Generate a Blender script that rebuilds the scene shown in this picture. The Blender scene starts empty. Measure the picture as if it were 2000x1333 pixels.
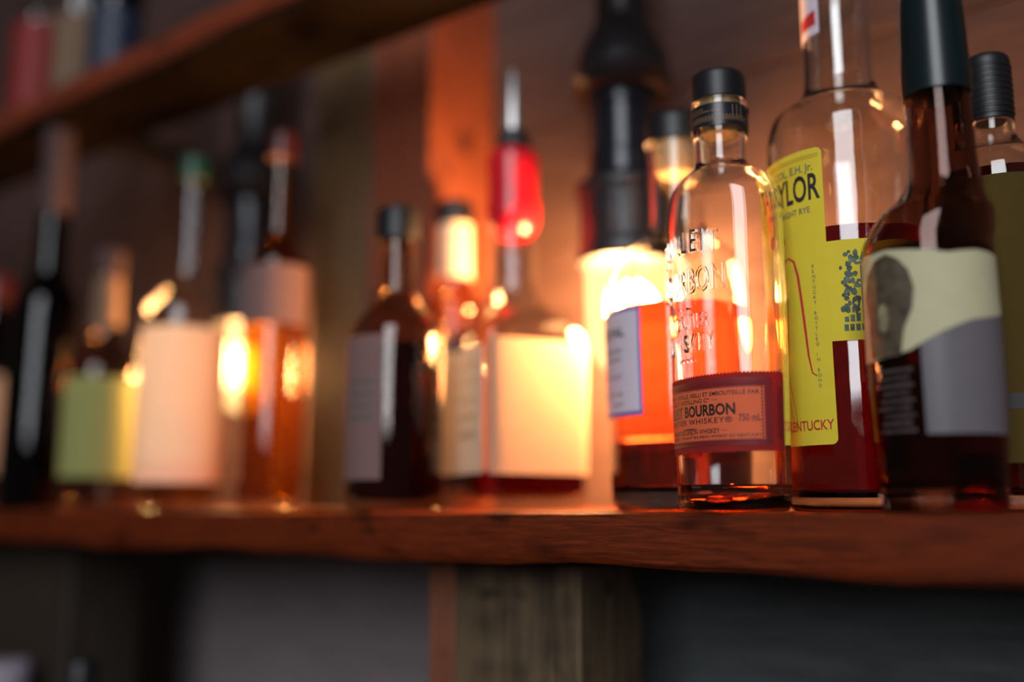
import bpy, bmesh, math, random
from mathutils import Vector, Matrix
random.seed(7)
D = bpy.data
sc = bpy.context.scene
col = sc.collection

# ------------------------------------------------------------------ camera
FPX = 1915.0
CAM_Z = 0.003
PITCH = math.atan(325 / FPX)
FWD = Vector((-0.599, 0.801, 0)).normalized()
RGT = Vector((FWD.y, -FWD.x, 0))
FH = FPX / math.cos(PITCH)
cd = D.cameras.new('camera')
cam = D.objects.new('camera', cd)
col.objects.link(cam)
cam.location = (0, 0, CAM_Z)
look = (FWD * math.cos(PITCH) + Vector((0, 0, math.sin(PITCH)))).normalized()
cam.rotation_euler = look.to_track_quat('-Z', 'Y').to_euler()
cd.sensor_width = 36
cd.lens = FPX / 2000 * 36
cd.clip_start = 0.01
cd.dof.use_dof = True
cd.dof.focus_distance = 0.615
cd.dof.aperture_fstop = 1.1
sc.camera = cam

# ------------------------------------------------------------------ world, daylight, exposure
w = D.worlds.new('world'); sc.world = w; w.use_nodes = True
bg = w.node_tree.nodes['Background']
bg.inputs[0].default_value = (0.85, 0.64, 0.60, 1)
bg.inputs[1].default_value = 0.06

def area(name, loc, target, sx, sy, power, color):
    l = D.lights.new(name, 'AREA'); l.shape = 'RECTANGLE'; l.size = sx; l.size_y = sy
    l.energy = power; l.color = color
    o = D.objects.new(name, l); col.objects.link(o)
    o.location = loc
    o.rotation_euler = (Vector(target) - Vector(loc)).to_track_quat('-Z', 'Y').to_euler()
    return o
area('daylight_window', (0.72, -2.0, 1.35), (-0.3, 0.65, 0.2), 1.35, 2.4, 76.0, (0.93, 0.95, 1.0))

sc.view_settings.view_transform = 'Standard'
sc.view_settings.look = 'None'
sc.view_settings.exposure = 0.0
sc.view_settings.gamma = 1.0
sc.view_settings.use_curve_mapping = False
cy = sc.cycles
cy.max_bounces = 26; cy.transmission_bounces = 26; cy.glossy_bounces = 8
cy.diffuse_bounces = 5; cy.transparent_max_bounces = 24; cy.volume_bounces = 0
cy.sample_clamp_indirect = 120.0
cy.caustics_refractive = True; cy.caustics_reflective = True
cy.blur_glossy = 0.3
cy.use_denoising = True

# ------------------------------------------------------------------ measuring helpers
def ground(px, y):
    """point on the shelf line seen at picture column px, at depth y from the viewer's side"""
    o = (px - 1000) / FH
    d = FWD + RGT * o
    t = y / d.y
    return Vector((d.x * t, y, 0))

class Gauge:
    """turns rows / half widths measured in the photograph into heights and radii in metres"""
    def __init__(s, base):
        s.base = base
        s.D = (base.x * FWD.x + base.y * FWD.y)
    def z(s, py):
        v = (666.5 - py) / FPX
        return CAM_Z + s.D * math.tan(PITCH + math.atan(v))
    def zf(s, py, k):
        # height of the point k metres in front of the axis that shows at row py
        v = (666.5 - py) / FPX
        return CAM_Z + (s.D - k) * math.tan(PITCH + math.atan(v))
    def r(s, py, hw):
        dep = s.D * math.cos(PITCH) + (s.z(py) - CAM_Z) * math.sin(PITCH)
        return hw * dep / FPX

# ------------------------------------------------------------------ materials
def nt(name):
    m = D.materials.new(name); m.use_nodes = True
    t = m.node_tree; t.nodes.clear()
    out = t.nodes.new('ShaderNodeOutputMaterial')
    return m, t, out
def node(t, kind, **k):
    n = t.nodes.new(kind)
    for a, b in k.items():
        if a in n.inputs: n.inputs[a].default_value = b
        else: setattr(n, a, b)
    return n
def c4(c): return (c[0], c[1], c[2], 1)

def plain(name, c, rough=0.5, metal=0.0, noise=0.0, nscale=60, coat=0.0, bump=0.0):
    m, t, out = nt(name)
    b = node(t, 'ShaderNodeBsdfPrincipled', Roughness=rough, Metallic=metal)
    b.inputs['Base Color'].default_value = c4(c)
    if coat: b.inputs['Coat Weight'].default_value = coat
    if noise or bump:
        tc = node(t, 'ShaderNodeTexCoord')
        n = node(t, 'ShaderNodeTexNoise', Scale=nscale, Detail=4.0)
        t.links.new(tc.outputs['Object'], n.inputs['Vector'])
        if noise:
            r = node(t, 'ShaderNodeValToRGB')
            r.color_ramp.elements[0].position = 0.3; r.color_ramp.elements[1].position = 0.7
            r.color_ramp.elements[0].color = c4([x * (1 - noise) for x in c])
            r.color_ramp.elements[1].color = c4([min(1, x * (1 + noise)) for x in c])
            t.links.new(n.outputs['Fac'], r.inputs[0]); t.links.new(r.outputs[0], b.inputs['Base Color'])
        if bump:
            bp = node(t, 'ShaderNodeBump', Strength=bump, Distance=0.002)
            t.links.new(n.outputs['Fac'], bp.inputs['Height']); t.links.new(bp.outputs[0], b.inputs['Normal'])
    t.links.new(b.outputs[0], out.inputs[0])
    return m

def paper(name, c, trans=0.4, rough=0.7, tc=None, noise=0.06):
    m, t, out = nt(name)
    b = node(t, 'ShaderNodeBsdfPrincipled', Roughness=rough)
    b.inputs['Specular IOR Level'].default_value = 0.2
    b.inputs['Base Color'].default_value = c4(c)
    co = node(t, 'ShaderNodeTexCoord')
    n = node(t, 'ShaderNodeTexNoise', Scale=90.0, Detail=3.0)
    t.links.new(co.outputs['Object'], n.inputs['Vector'])
    r = node(t, 'ShaderNodeValToRGB')
    r.color_ramp.elements[0].color = c4([x * (1 - noise) for x in c])
    r.color_ramp.elements[1].color = c4([min(1, x * (1 + noise)) for x in c])
    t.links.new(n.outputs['Fac'], r.inputs[0]); t.links.new(r.outputs[0], b.inputs['Base Color'])
    tr = node(t, 'ShaderNodeBsdfTranslucent'); tr.inputs[0].default_value = c4(tc or c)
    mx = node(t, 'ShaderNodeMixShader'); mx.inputs[0].default_value = trans
    t.links.new(b.outputs[0], mx.inputs[1]); t.links.new(tr.outputs[0], mx.inputs[2])
    t.links.new(mx.outputs[0], out.inputs[0])
    return m

def glass(name, c=(1, 1, 1), ior=1.48, rough=0.0, wob=0.0):
    m, t, out = nt(name)
    g = node(t, 'ShaderNodeBsdfGlass', IOR=ior, Roughness=rough)
    g.inputs['Color'].default_value = c4(c)
    if wob:
        tc = node(t, 'ShaderNodeTexCoord')
        n = node(t, 'ShaderNodeTexNoise', Scale=28.0, Detail=1.0)
        bp = node(t, 'ShaderNodeBump', Strength=wob, Distance=0.004)
        t.links.new(tc.outputs['Object'], n.inputs['Vector'])
        t.links.new(n.outputs['Fac'], bp.inputs['Height']); t.links.new(bp.outputs[0], g.inputs['Normal'])
    t.links.new(g.outputs[0], out.inputs[0])
    return m

def liquid(name, c, density, ior=1.36):
    m, t, out = nt(name)
    g = node(t, 'ShaderNodeBsdfGlass', IOR=ior, Roughness=0.0)
    g.inputs['Color'].default_value = (1, 1, 1, 1)
    t.links.new(g.outputs[0], out.inputs[0])
    v = node(t, 'ShaderNodeVolumeAbsorption', Density=density)
    v.inputs['Color'].default_value = c4(c)
    t.links.new(v.outputs[0], out.inputs['Volume'])
    return m

def thin_glass(name, c=(0.9, 0.9, 0.9), ior=1.5):
    """thin walled glass: light passes straight through, tinted, with a Fresnel reflection"""
    m, t, out = nt(name)
    tr = node(t, 'ShaderNodeBsdfTransparent'); tr.inputs[0].default_value = c4(c)
    gl = node(t, 'ShaderNodeBsdfGlossy', Roughness=0.03)
    fr = node(t, 'ShaderNodeFresnel', IOR=ior)
    ge = node(t, 'ShaderNodeNewGeometry')
    io = node(t, 'ShaderNodeMix', data_type='FLOAT'); io.inputs[2].default_value = ior; io.inputs[3].default_value = 1 / ior
    t.links.new(ge.outputs['Backfacing'], io.inputs[0]); t.links.new(io.outputs[0], fr.inputs['IOR'])
    mx = node(t, 'ShaderNodeMixShader')
    t.links.new(fr.outputs[0], mx.inputs[0]); t.links.new(tr.outputs[0], mx.inputs[1]); t.links.new(gl.outputs[0], mx.inputs[2])
    t.links.new(mx.outputs[0], out.inputs[0])
    return m

def glow(name, c, s):
    m, t, out = nt(name)
    e = node(t, 'ShaderNodeEmission', Strength=s); e.inputs[0].default_value = c4(c)
    t.links.new(e.outputs[0], out.inputs[0])
    return m

def lamp_glass(name, c, s, tp=0.55):
    """frosted glass of a burning lamp: partly see-through, glowing"""
    m, t, out = nt(name)
    e = node(t, 'ShaderNodeEmission', Strength=s); e.inputs[0].default_value = c4(c)
    tr = node(t, 'ShaderNodeBsdfTransparent'); tr.inputs[0].default_value = (1, 0.93, 0.85, 1)
    mx = node(t, 'ShaderNodeMixShader'); mx.inputs[0].default_value = tp
    t.links.new(e.outputs[0], mx.inputs[1]); t.links.new(tr.outputs[0], mx.inputs[2])
    t.links.new(mx.outputs[0], out.inputs[0])
    return m

def wood(name, dark, light, axis=(3, 40, 40), rough=0.5, bump=0.35, knots=True, scale=1.0, coat=0.0, blotch=None, spec=0.5):
    m, t, out = nt(name)
    b = node(t, 'ShaderNodeBsdfPrincipled', Roughness=rough)
    b.inputs['Specular IOR Level'].default_value = spec
    if coat:
        b.inputs['Coat Weight'].default_value = coat; b.inputs['Coat Roughness'].default_value = 0.25
    tc = node(t, 'ShaderNodeTexCoord')
    mp = node(t, 'ShaderNodeMapping'); mp.inputs['Scale'].default_value = axis
    t.links.new(tc.outputs['Object'], mp.inputs[0])
    n = node(t, 'ShaderNodeTexNoise', Scale=4.0 * scale, Detail=8.0, Roughness=0.65, Distortion=0.6)
    t.links.new(mp.outputs[0], n.inputs['Vector'])
    r = node(t, 'ShaderNodeValToRGB')
    r.color_ramp.elements[0].position = 0.32; r.color_ramp.elements[1].position = 0.72
    r.color_ramp.elements[0].color = c4(dark); r.color_ramp.elements[1].color = c4(light)
    t.links.new(n.outputs['Fac'], r.inputs[0])
    last = r.outputs[0]
    if knots:
        n2 = node(t, 'ShaderNodeTexNoise', Scale=16.0, Detail=2.0)
        mp2 = node(t, 'ShaderNodeMapping'); mp2.inputs['Scale'].default_value = (1.0, 2.0, 2.0)
        t.links.new(tc.outputs['Object'], mp2.inputs[0]); t.links.new(mp2.outputs[0], n2.inputs['Vector'])
        r2 = node(t, 'ShaderNodeValToRGB')
        r2.color_ramp.elements[0].position = 0.62; r2.color_ramp.elements[1].position = 0.72
        r2.color_ramp.elements[0].color = (1, 1, 1, 1); r2.color_ramp.elements[1].color = (0.35, 0.3, 0.3, 1)
        mx = node(t, 'ShaderNodeMix', data_type='RGBA', blend_type='MULTIPLY')
        mx.inputs[0].default_value = 1.0
        t.links.new(n2.outputs['Fac'], r2.inputs[0])
        t.links.new(last, mx.inputs[6]); t.links.new(r2.outputs[0], mx.inputs[7])
        last = mx.outputs[2]
    if blotch:
        n3 = node(t, 'ShaderNodeTexNoise', Scale=14.0, Detail=2.0)
        t.links.new(tc.outputs['Object'], n3.inputs['Vector'])
        r3 = node(t, 'ShaderNodeValToRGB')
        r3.color_ramp.elements[0].position = 0.5; r3.color_ramp.elements[1].position = 0.6
        r3.color_ramp.elements[0].color = (1, 1, 1, 1); r3.color_ramp.elements[1].color = c4(blotch)
        m3 = node(t, 'ShaderNodeMix', data_type='RGBA', blend_type='MULTIPLY'); m3.inputs[0].default_value = 1.0
        t.links.new(n3.outputs['Fac'], r3.inputs[0]); t.links.new(last, m3.inputs[6]); t.links.new(r3.outputs[0], m3.inputs[7])
        last = m3.outputs[2]
    t.links.new(last, b.inputs['Base Color'])
    bp = node(t, 'ShaderNodeBump', Strength=bump, Distance=0.002)
    t.links.new(n.outputs['Fac'], bp.inputs['Height']); t.links.new(bp.outputs[0], b.inputs['Normal'])
    t.links.new(b.outputs[0], out.inputs[0])
    return m

M = dict(
    shelf=wood('shelf_wood', (0.060, 0.009, 0.002), (0.19, 0.030, 0.006), spec=0.12, rough=0.55, bump=0.6, scale=2.2),
    upper=wood('upper_shelf_wood', (0.11, 0.018, 0.005), (0.26, 0.045, 0.012), rough=0.5),
    timber_lit=wood('lamplit_timber_wood', (0.12, 0.026, 0.008), (0.25, 0.058, 0.018), axis=(40, 40, 3), rough=0.7),  # lamp glow on the post put into a redder wood colour
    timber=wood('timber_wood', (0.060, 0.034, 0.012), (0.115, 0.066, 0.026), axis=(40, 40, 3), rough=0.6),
    leg=wood('leg_wood', (0.045, 0.028, 0.013), (0.15, 0.098, 0.048), axis=(30, 30, 2), rough=0.7, blotch=(0.35, 0.33, 0.30)),
    leg_red=wood('leg_trim_wood', (0.12, 0.04, 0.02), (0.25, 0.085, 0.04), axis=(30, 30, 2), rough=0.6),
    leg_dark=wood('dark_leg_wood', (0.014, 0.009, 0.005), (0.035, 0.022, 0.012), axis=(30, 30, 2), rough=0.7),
    wall=wood('painted_wall_boards', (0.058, 0.033, 0.028), (0.100, 0.060, 0.050), axis=(2, 20, 14), rough=0.75, bump=0.35, spec=0.15, knots=False, scale=1.5),
    wall_low=wood('slate_painted_boards', (0.08, 0.09, 0.095), (0.145, 0.16, 0.165), axis=(2, 20, 14), rough=0.8, bump=0.5, spec=0.15, knots=False, scale=1.5),
    under=wood('shaded_underside', (0.008, 0.006, 0.004), (0.018, 0.012, 0.008), rough=0.9, spec=0.02),  # near black: shade beneath the upper shelf put into the colour
    wall_lit=wood('lit_wall_boards', (0.22, 0.19, 0.195), (0.32, 0.275, 0.28), axis=(2, 20, 14), rough=0.75, bump=0.35, spec=0.15, knots=False, scale=1.5),  # lighter tone stands in for light on the lower left wall
    floor=wood('floor_wood', (0.03, 0.02, 0.014), (0.07, 0.045, 0.03), rough=0.6),
    iron=plain('black_iron', (0.016, 0.015, 0.017), 0.42, 0.0, 0.3, 120, bump=0.3),
    iron_gloss=plain('black_iron_gloss', (0.012, 0.014, 0.02), 0.22, 0.2),
    cap=plain('black_cap', (0.006, 0.007, 0.009), 0.45, 0.0, 0.1, 200),
    band=plain('black_foil', (0.010, 0.012, 0.018), 0.3),
    gold=plain('gold_print', (0.30, 0.17, 0.08), 0.4),
    ink=plain('black_ink', (0.015, 0.010, 0.010), 0.6),
    ink_red=plain('dark_red_ink', (0.17, 0.018, 0.022), 0.6),
    red_print=plain('red_print', (0.50, 0.03, 0.03), 0.5),
    green_print=plain('green_print', (0.05, 0.085, 0.06), 0.6, noise=0.9, nscale=220),
    brown_print=plain('brown_print', (0.075, 0.058, 0.035), 0.6, noise=0.6, nscale=120),
    cork=plain('cork', (0.62, 0.42, 0.22), 0.8, noise=0.25, nscale=300),
    steel=plain('steel', (0.85, 0.84, 0.84), 0.38, 0.9),
    red_rubber=plain('red_plastic', (0.62, 0.010, 0.022), 0.3, noise=0.05, coat=0.3),
    black_rubber=plain('black_rubber', (0.02, 0.02, 0.024), 0.5),
    clear=glass('clear_glass', (0.985, 0.99, 0.985), wob=0.10),
    clear2=glass('clear_glass_plain', (0.97, 0.97, 0.96)),
    smoky=glass('smoky_glass', (0.66, 0.54, 0.50)),
    thin=thin_glass('thin_clear_glass', (0.90, 0.90, 0.90)),
    thin_warm=thin_glass('thin_warm_glass', (0.80, 0.70, 0.62)),
    thin_dark=thin_glass('thin_dark_glass', (0.20, 0.13, 0.10)),
    thin_navy=thin_glass('thin_navy_glass', (0.08, 0.08, 0.12)),
    bourbon=liquid('bourbon', (0.98, 0.38, 0.07), 28),
    amber=liquid('amber_whiskey', (0.985, 0.45, 0.05), 30),
    wine=liquid('dark_red_liquid', (0.66, 0.03, 0.12), 60),
    dark=liquid('dark_red_spirit', (0.45, 0.06, 0.05), 60),
    amber_far=thin_glass('amber_filling', (1.0, 0.74, 0.26), 1.1),
    dark_far=thin_glass('dark_filling', (0.35, 0.10, 0.05), 1.1),
    red_far=thin_glass('red_filling', (0.50, 0.06, 0.04), 1.1),
    lb_orange=paper('salmon_label_paper', (0.95, 0.23, 0.10), 0.40, tc=(1.0, 0.36, 0.17)),
    lb_red=paper('red_label_border', (0.42, 0.045, 0.04), 0.55, tc=(0.8, 0.09, 0.05)),
    lb_yellow=paper('yellow_label_paper', (0.80, 0.66, 0.05), 0.2, tc=(0.7, 0.5, 0.08)),
    lb_white=paper('white_label_paper', (0.80, 0.74, 0.84), 0.25),
    lb_blue=plain('blue_print', (0.10, 0.13, 0.46), 0.5),
    lb_cream=paper('cream_label_paper', (0.60, 0.57, 0.36), 0.15),
    lb_silver=paper('silver_label_paper', (0.16, 0.148, 0.162), 0.10, rough=0.35),
    lb_olive=paper('olive_label_paper', (0.075, 0.047, 0.008), 0.1, rough=0.85),
    lb_glowcream=paper('cream_translucent_paper', (0.80, 0.70, 0.54), 0.36, tc=(1.0, 0.92, 0.78)),
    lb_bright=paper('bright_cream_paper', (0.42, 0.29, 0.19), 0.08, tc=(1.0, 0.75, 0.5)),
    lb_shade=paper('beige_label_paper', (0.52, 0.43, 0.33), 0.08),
    lb_pink=paper('dusty_pink_paper', (0.27, 0.165, 0.15), 0.3),
    lb_green=paper('green_label_paper', (0.36, 0.40, 0.14), 0.3),
    lb_back=paper('pale_back_label', (0.62, 0.56, 0.66), 0.5),
    oxblood_cap=plain('oxblood_cap', (0.05, 0.006, 0.007), 0.4),
    dusk=paper('dusky_sleeve_paper', (0.08, 0.05, 0.05), 0.1),
    tan_paper=paper('tan_neck_paper', (0.20, 0.13, 0.085), 0.1),
    navy_print=plain('navy_print', (0.012, 0.022, 0.05), 0.5),
    statue_light=plain('statue_light_print', (0.26, 0.23, 0.13), 0.6, noise=0.5, nscale=150),
    faint_print=plain('faint_print', (0.075, 0.055, 0.055), 0.6, noise=0.6, nscale=200),
    deep_red_print=plain('deep_red_print', (0.22, 0.008, 0.008), 0.6),
    green_cap=plain('green_cap', (0.004, 0.055, 0.032), 0.4),
    teal_cap=plain('dark_teal_capsule', (0.004, 0.012, 0.014), 0.3),
    grey_ink=plain('grey_ink', (0.10, 0.10, 0.09), 0.6),
    bulb=lamp_glass('lamp_jar_glass', (1.0, 0.60, 0.22), 2.6, 0.42),
    fil=glow('filament_glow', (1.0, 0.50, 0.155), 62.0),
)

# ------------------------------------------------------------------ object helpers
def mesh_obj(name, bm, mat, parent=None, smooth=True, loc=None):
    bmesh.ops.recalc_face_normals(bm, faces=bm.faces)
    me = D.meshes.new(name); bm.to_mesh(me); bm.free()
    if smooth:
        for p in me.polygons: p.use_smooth = True
        me.set_sharp_from_angle(angle=math.radians(38))
    me.materials.append(mat)
    o = D.objects.new(name, me); col.objects.link(o)
    if parent: o.parent = parent
    if loc: o.location = loc
    return o
def thing(name, label, cat, loc, group=None):
    o = D.objects.new(name, None); col.objects.link(o); o.location = loc
    o.empty_display_size = 0.02
    o['label'] = label; o['category'] = cat
    if group: o['group'] = group
    return o
def box_bm(x0, x1, y0, y1, z0, z1, bev=0.0, segs=1):
    bm = bmesh.new()
    bmesh.ops.create_cube(bm, size=1)
    bmesh.ops.scale(bm, vec=(x1 - x0, y1 - y0, z1 - z0), verts=bm.verts)
    bmesh.ops.translate(bm, vec=((x0 + x1) / 2, (y0 + y1) / 2, (z0 + z1) / 2), verts=bm.verts)
    if bev: bmesh.ops.bevel(bm, geom=bm.edges[:], offset=bev, segments=segs, affect='EDGES')
    return bm

def chaikin(pts, n=2):
    for _ in range(n):
        q = [pts[0]]
        for a, b in zip(pts, pts[1:]):
            q.append(tuple(x * .75 + y * .25 for x, y in zip(a, b)))
            q.append(tuple(x * .25 + y * .75 for x, y in zip(a, b)))
        q.append(pts[-1]); pts = q
    return pts

def lathe(pts, seg=40, sec=None, cx=lambda z: (0, 0)):
    """pts: (z, r[, s]) from one end to the other; r==0 closes the end"""
    bm = bmesh.new(); rings = []
    for p in pts:
        z, r = p[0], p[1]; s = p[2] if len(p) > 2 else 0
        ox, oy = cx(z)
        if r <= 1e-7:
            rings.append([bm.verts.new((ox, oy, z))])
        else:
            ring = []
            for k in range(seg):
                a = 2 * math.pi * k / seg
                x, y = sec(a, s) if sec else (math.cos(a), math.sin(a))
                ring.append(bm.verts.new((ox + x * r, oy + y * r, z)))
            rings.append(ring)
    for A, B in zip(rings, rings[1:]):
        if len(A) == 1 and len(B) == 1: continue
        if len(A) == 1:
            for k in range(len(B)): bm.faces.new((A[0], B[k], B[(k + 1) % len(B)]))
        elif len(B) == 1:
            for k in range(len(A)): bm.faces.new((A[k], B[0], A[(k + 1) % len(A)]))
        else:
            for k in range(seg): bm.faces.new((A[k], B[k], B[(k + 1) % seg], A[(k + 1) % seg]))
    return bm

# ---- flat artwork in (u, v) metres, later wrapped round a bottle
def poly(bm, pts):
    vs = [bm.verts.new((p[0], p[1], 0)) for p in pts]
    return bm.faces.new(vs)
def rect(bm, u0, v0, u1, v1): return poly(bm, [(u0, v0), (u1, v0), (u1, v1), (u0, v1)])
def ellipse(bm, u, v, a, b, n=18, rot=0):
    c, s = math.cos(rot), math.sin(rot); pts = []
    for k in range(n):
        t = 2 * math.pi * k / n; x, y = a * math.cos(t), b * math.sin(t)
        pts.append((u + x * c - y * s, v + x * s + y * c))
    return poly(bm, pts)
def stroke(bm, pts, wd):
    """a pen stroke: quads along a polyline, width wd(t)"""
    n = len(pts)
    L = []
    for i, p in enumerate(pts):
        a = pts[max(i - 1, 0)]; b = pts[min(i + 1, n - 1)]
        dx, dy = b[0] - a[0], b[1] - a[1]; l = math.hypot(dx, dy) or 1
        h = (wd(i / (n - 1)) if callable(wd) else wd) / 2
        L.append(((p[0] - dy / l * h, p[1] + dx / l * h), (p[0] + dy / l * h, p[1] - dx / l * h)))
    for (a, b), (c, d) in zip(L, L[1:]): poly(bm, [a, b, d, c])
def rrect_pts(u0, v0, u1, v1, r, n=5):
    out = []
    for cx_, cy_, a0 in ((u1 - r, v0 + r, -90), (u1 - r, v1 - r, 0), (u0 + r, v1 - r, 90), (u0 + r, v0 + r, 180)):
        for k in range(n + 1):
            a = math.radians(a0 + 90 * k / n); out.append((cx_ + r * math.cos(a), cy_ + r * math.sin(a)))
    return out
def text(bm, s, u, v, h, width=None, bold=0.0, align='L', spacing=1.0, arch=None, slab=False):
    """letters of height h with baseline v; width squeezes the line to that length"""
    cu = D.curves.new('t', 'FONT'); cu.body = s; cu.size = 1.0; cu.offset = bold; cu.space_character = spacing
    cu.resolution_u = 3; cu.fill_mode = 'FRONT'
    o = D.objects.new('t', cu); col.objects.link(o)
    bpy.context.view_layer.update()
    me = D.meshes.new_from_object(o.evaluated_get(bpy.context.evaluated_depsgraph_get()))
    D.objects.remove(o); D.curves.remove(cu)
    if not me.vertices: return
    xs = [q.co.x for q in me.vertices]
    x0, x1 = min(xs), max(xs)
    sy = h / 0.70; sx = sy if width is None else width / (x1 - x0)
    W = (x1 - x0) * sx
    ou = {'L': u, 'C': u - W / 2, 'R': u - W}[align]
    vs = []
    for q in me.vertices:
        uu = ou + (q.co.x - x0) * sx; vv = v + q.co.y * sy
        if arch: vv += arch(uu)
        vs.append(bm.verts.new((uu, vv, 0)))
    for p in me.polygons:
        try: bm.faces.new([vs[i] for i in p.vertices])
        except ValueError: pass
    D.meshes.remove(me)

class Bottle:
    """a bottle built from rows measured in the photograph"""
    def __init__(s, name, label, cat, px, y, rows, z0=0.0, kind='round', rot=0.0, ratio=1.0, nexp=7, seg=56, group=None,
                 wall=0.0028, bottom=0.009, gmat='clear2', hollow=True, shift=0.0, base=None, scale=None):
        s.loc = base or ground(px, y); s.g = Gauge(s.loc)
        s.kind, s.ratio, s.nexp, s.seg, s.rot, s.wall, s.bottom = kind, ratio, nexp, seg, rot, wall, bottom
        s.root = thing(name, label, cat, (s.loc.x, s.loc.y, z0), group)
        vd = Vector((s.loc.x, s.loc.y, 0)).normalized()
        s.face = math.atan2(-vd.y, -vd.x)          # direction from bottle to viewer
        s.lat = Vector((vd.y, -vd.x, 0))
        s.norm = {}
        prof = []; hmax = max(q[1] for q in rows)
        for q in rows:
            py, hw = q[0], q[1]; sh = q[2] if len(q) > 2 else 0.0
            z = (s.g.z(py) if scale is None else scale * py)
            r = (s.g.r(py, hw) if scale is None else scale * hw)
            if scale is None:
                t = min(1, max(0, (0.88 - hw / hmax) / 0.33)); z = z * (1 - t) + s.g.zf(py, r) * t
            prof.append((z, r, sh))
        prof = sorted(prof)                          # bottom to top
        r0, s0 = prof[0][1], prof[0][2]
        prof = [(0.0, 0.0, s0), (0.0, r0 * 0.80, s0), (0.0005, r0 * 0.93, s0), (0.004, r0, s0), (0.012, r0, s0)] + [p for p in prof if p[0] > 0.016]
        s.prof = [prof[0]] + chaikin(prof[1:], 2)
        zt = s.prof[-1][0]
        s.top = zt
        zs = shift
        s.cx = (lambda z: (0, 0)) if not shift else (lambda z: (lambda k: (s.lat.x * zs * k, s.lat.y * zs * k))(min(1, max(0, (z - s.sh0) / (s.sh1 - s.sh0)))))
        s.gmat = gmat
    def sec(s, a, sh):
        # section with unit apparent half width
        k = round(sh, 3)
        if k not in s.norm:
            m = 0
            for i in range(90):
                t = 2 * math.pi * i / 90; x, y = s.raw(t, k)
                m = max(m, abs(x * s.lat.x + y * s.lat.y))
            s.norm[k] = m
        x, y = s.raw(a, k); n = s.norm[k]
        return x / n, y / n
    def raw(s, a, k):
        # local frame: -y is the front, then turned by rot about z with the front towards the viewer at rot=0
        c, q = math.cos(a - math.pi / 2), math.sin(a - math.pi / 2)
        if s.kind == 'oval':
            x, y = c, q * (1 + (s.ratio - 1) * k)
        elif s.kind == 'square':
            n = 2 + (s.nexp - 2) * k
            f = (abs(c) ** n + abs(q) ** n) ** (-1 / n); x, y = c * f, q * f
        else: x, y = c, q
        th = s.face + math.pi / 2 + s.rot
        return x * math.cos(th) - y * math.sin(th), x * math.sin(th) + y * math.cos(th)
    def rz(s, z):
        P = s.prof[4:]
        if z <= P[0][0]: return P[0][1], P[0][2]
        for a, b in zip(P, P[1:]):
            if z <= b[0]:
                t = (z - a[0]) / ((b[0] - a[0]) or 1); return a[1] + (b[1] - a[1]) * t, a[2] + (b[2] - a[2]) * t
        return P[-1][1], P[-1][2]
    def inner(s, ztop=None, grow=0.0):
        zt = ztop if ztop is not None else s.top
        b = s.bottom
        r, sh = s.rz(b + 0.004)
        pts = [(b - grow, 0, sh), (b + 0.0004 - grow, (r - s.wall) * .6, sh), (b + 0.0015 - grow, (r - s.wall) * .88 + grow, sh), (b + 0.005, r - s.wall + grow, sh)]
        z = b + 0.009
        zz = [p[0] for p in s.prof if b + 0.009 < p[0] < zt - 0.0004]
        if b + 0.009 < zt: zz = [b + 0.009] + zz
        for z in zz:
            r, sh = s.rz(z); pts.append((z, max(r - s.wall, r * .5) + grow, sh))
        pts = [p for p in pts if p[0] < zt - 1e-5] 
        r, sh = s.rz(zt); pts.append((zt, max(r - s.wall, r * .5) + grow, sh))
        return pts
    def glass(s, name='glass_body'):
        outer = list(s.prof)
        if s.bottom:
            inn = s.inner()
            pts = outer + list(reversed(inn))
        else:
            pts = outer + [(outer[-1][0], 0, 0)]
        bm = lathe(pts, s.seg, s.sec, s.cx)
        return mesh_obj(name, bm, M[s.gmat], s.root)
    def fill(s, py, mat, grow=0.0003, name='liquid', z=None):
        zt = z if z is not None else s.g.zf(py, s.rz(s.g.z(py))[0])
        pts = s.inner(zt, grow); pts.append((zt, 0, pts[-1][2]))
        return mesh_obj(name, lathe(pts, s.seg, s.sec, s.cx), M[mat], s.root)
    def ring(s, name, rows, mat, parent=None, seg=None, smooth_n=0, close=True):
        """a turned part on the bottle's axis from rows (py, hw)"""
        pts = sorted((s.g.zf(a, s.g.r(a, b)), s.g.r(a, b)) for a, b in rows)
        if smooth_n: pts = chaikin(pts, smooth_n)
        if close: pts = [(pts[0][0], 0)] + pts + [(pts[-1][0], 0)]
        return mesh_obj(name, lathe(pts, seg or s.seg, None, s.cx), M[mat], parent or s.root)
    # --- wrapping
    def wrapper(s, zref, phi):
        """returns f(u, z, off): u metres of arc, 0 at direction phi (radians, + right seen from the viewer)"""
        r, sh = s.rz(zref); N = 720; th = []
        pts = [tuple(q * r for q in s.sec(2 * math.pi * i / N, sh)) for i in range(N)]
        cum = [0.0]
        for i in range(N): 
            a, b = pts[i], pts[(i + 1) % N]; cum.append(cum[-1] + math.hypot(b[0] - a[0], b[1] - a[1]))
        i0 = int(round((phi % (2 * math.pi)) / (2 * math.pi) * N)) % N
        tot = cum[-1]; u0 = cum[i0]
        import bisect
        def f(u, z, off):
            q = (u0 + u) % tot
            i = min(N - 1, bisect.bisect_right(cum, q) - 1)
            t = (i + (q - cum[i]) / (cum[i + 1] - cum[i])) / N * 2 * math.pi
            rr, hh = s.rz(z)
            x, y = s.sec(t, hh); x2, y2 = s.sec(t + 0.01, hh)
            tx, ty = x2 - x, y2 - y; l = math.hypot(tx, ty); nx, ny = ty / l, -tx / l
            ox, oy = s.cx(z)
            return Vector((ox + x * rr + nx * off, oy + y * rr + ny * off, z))
        return f
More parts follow.
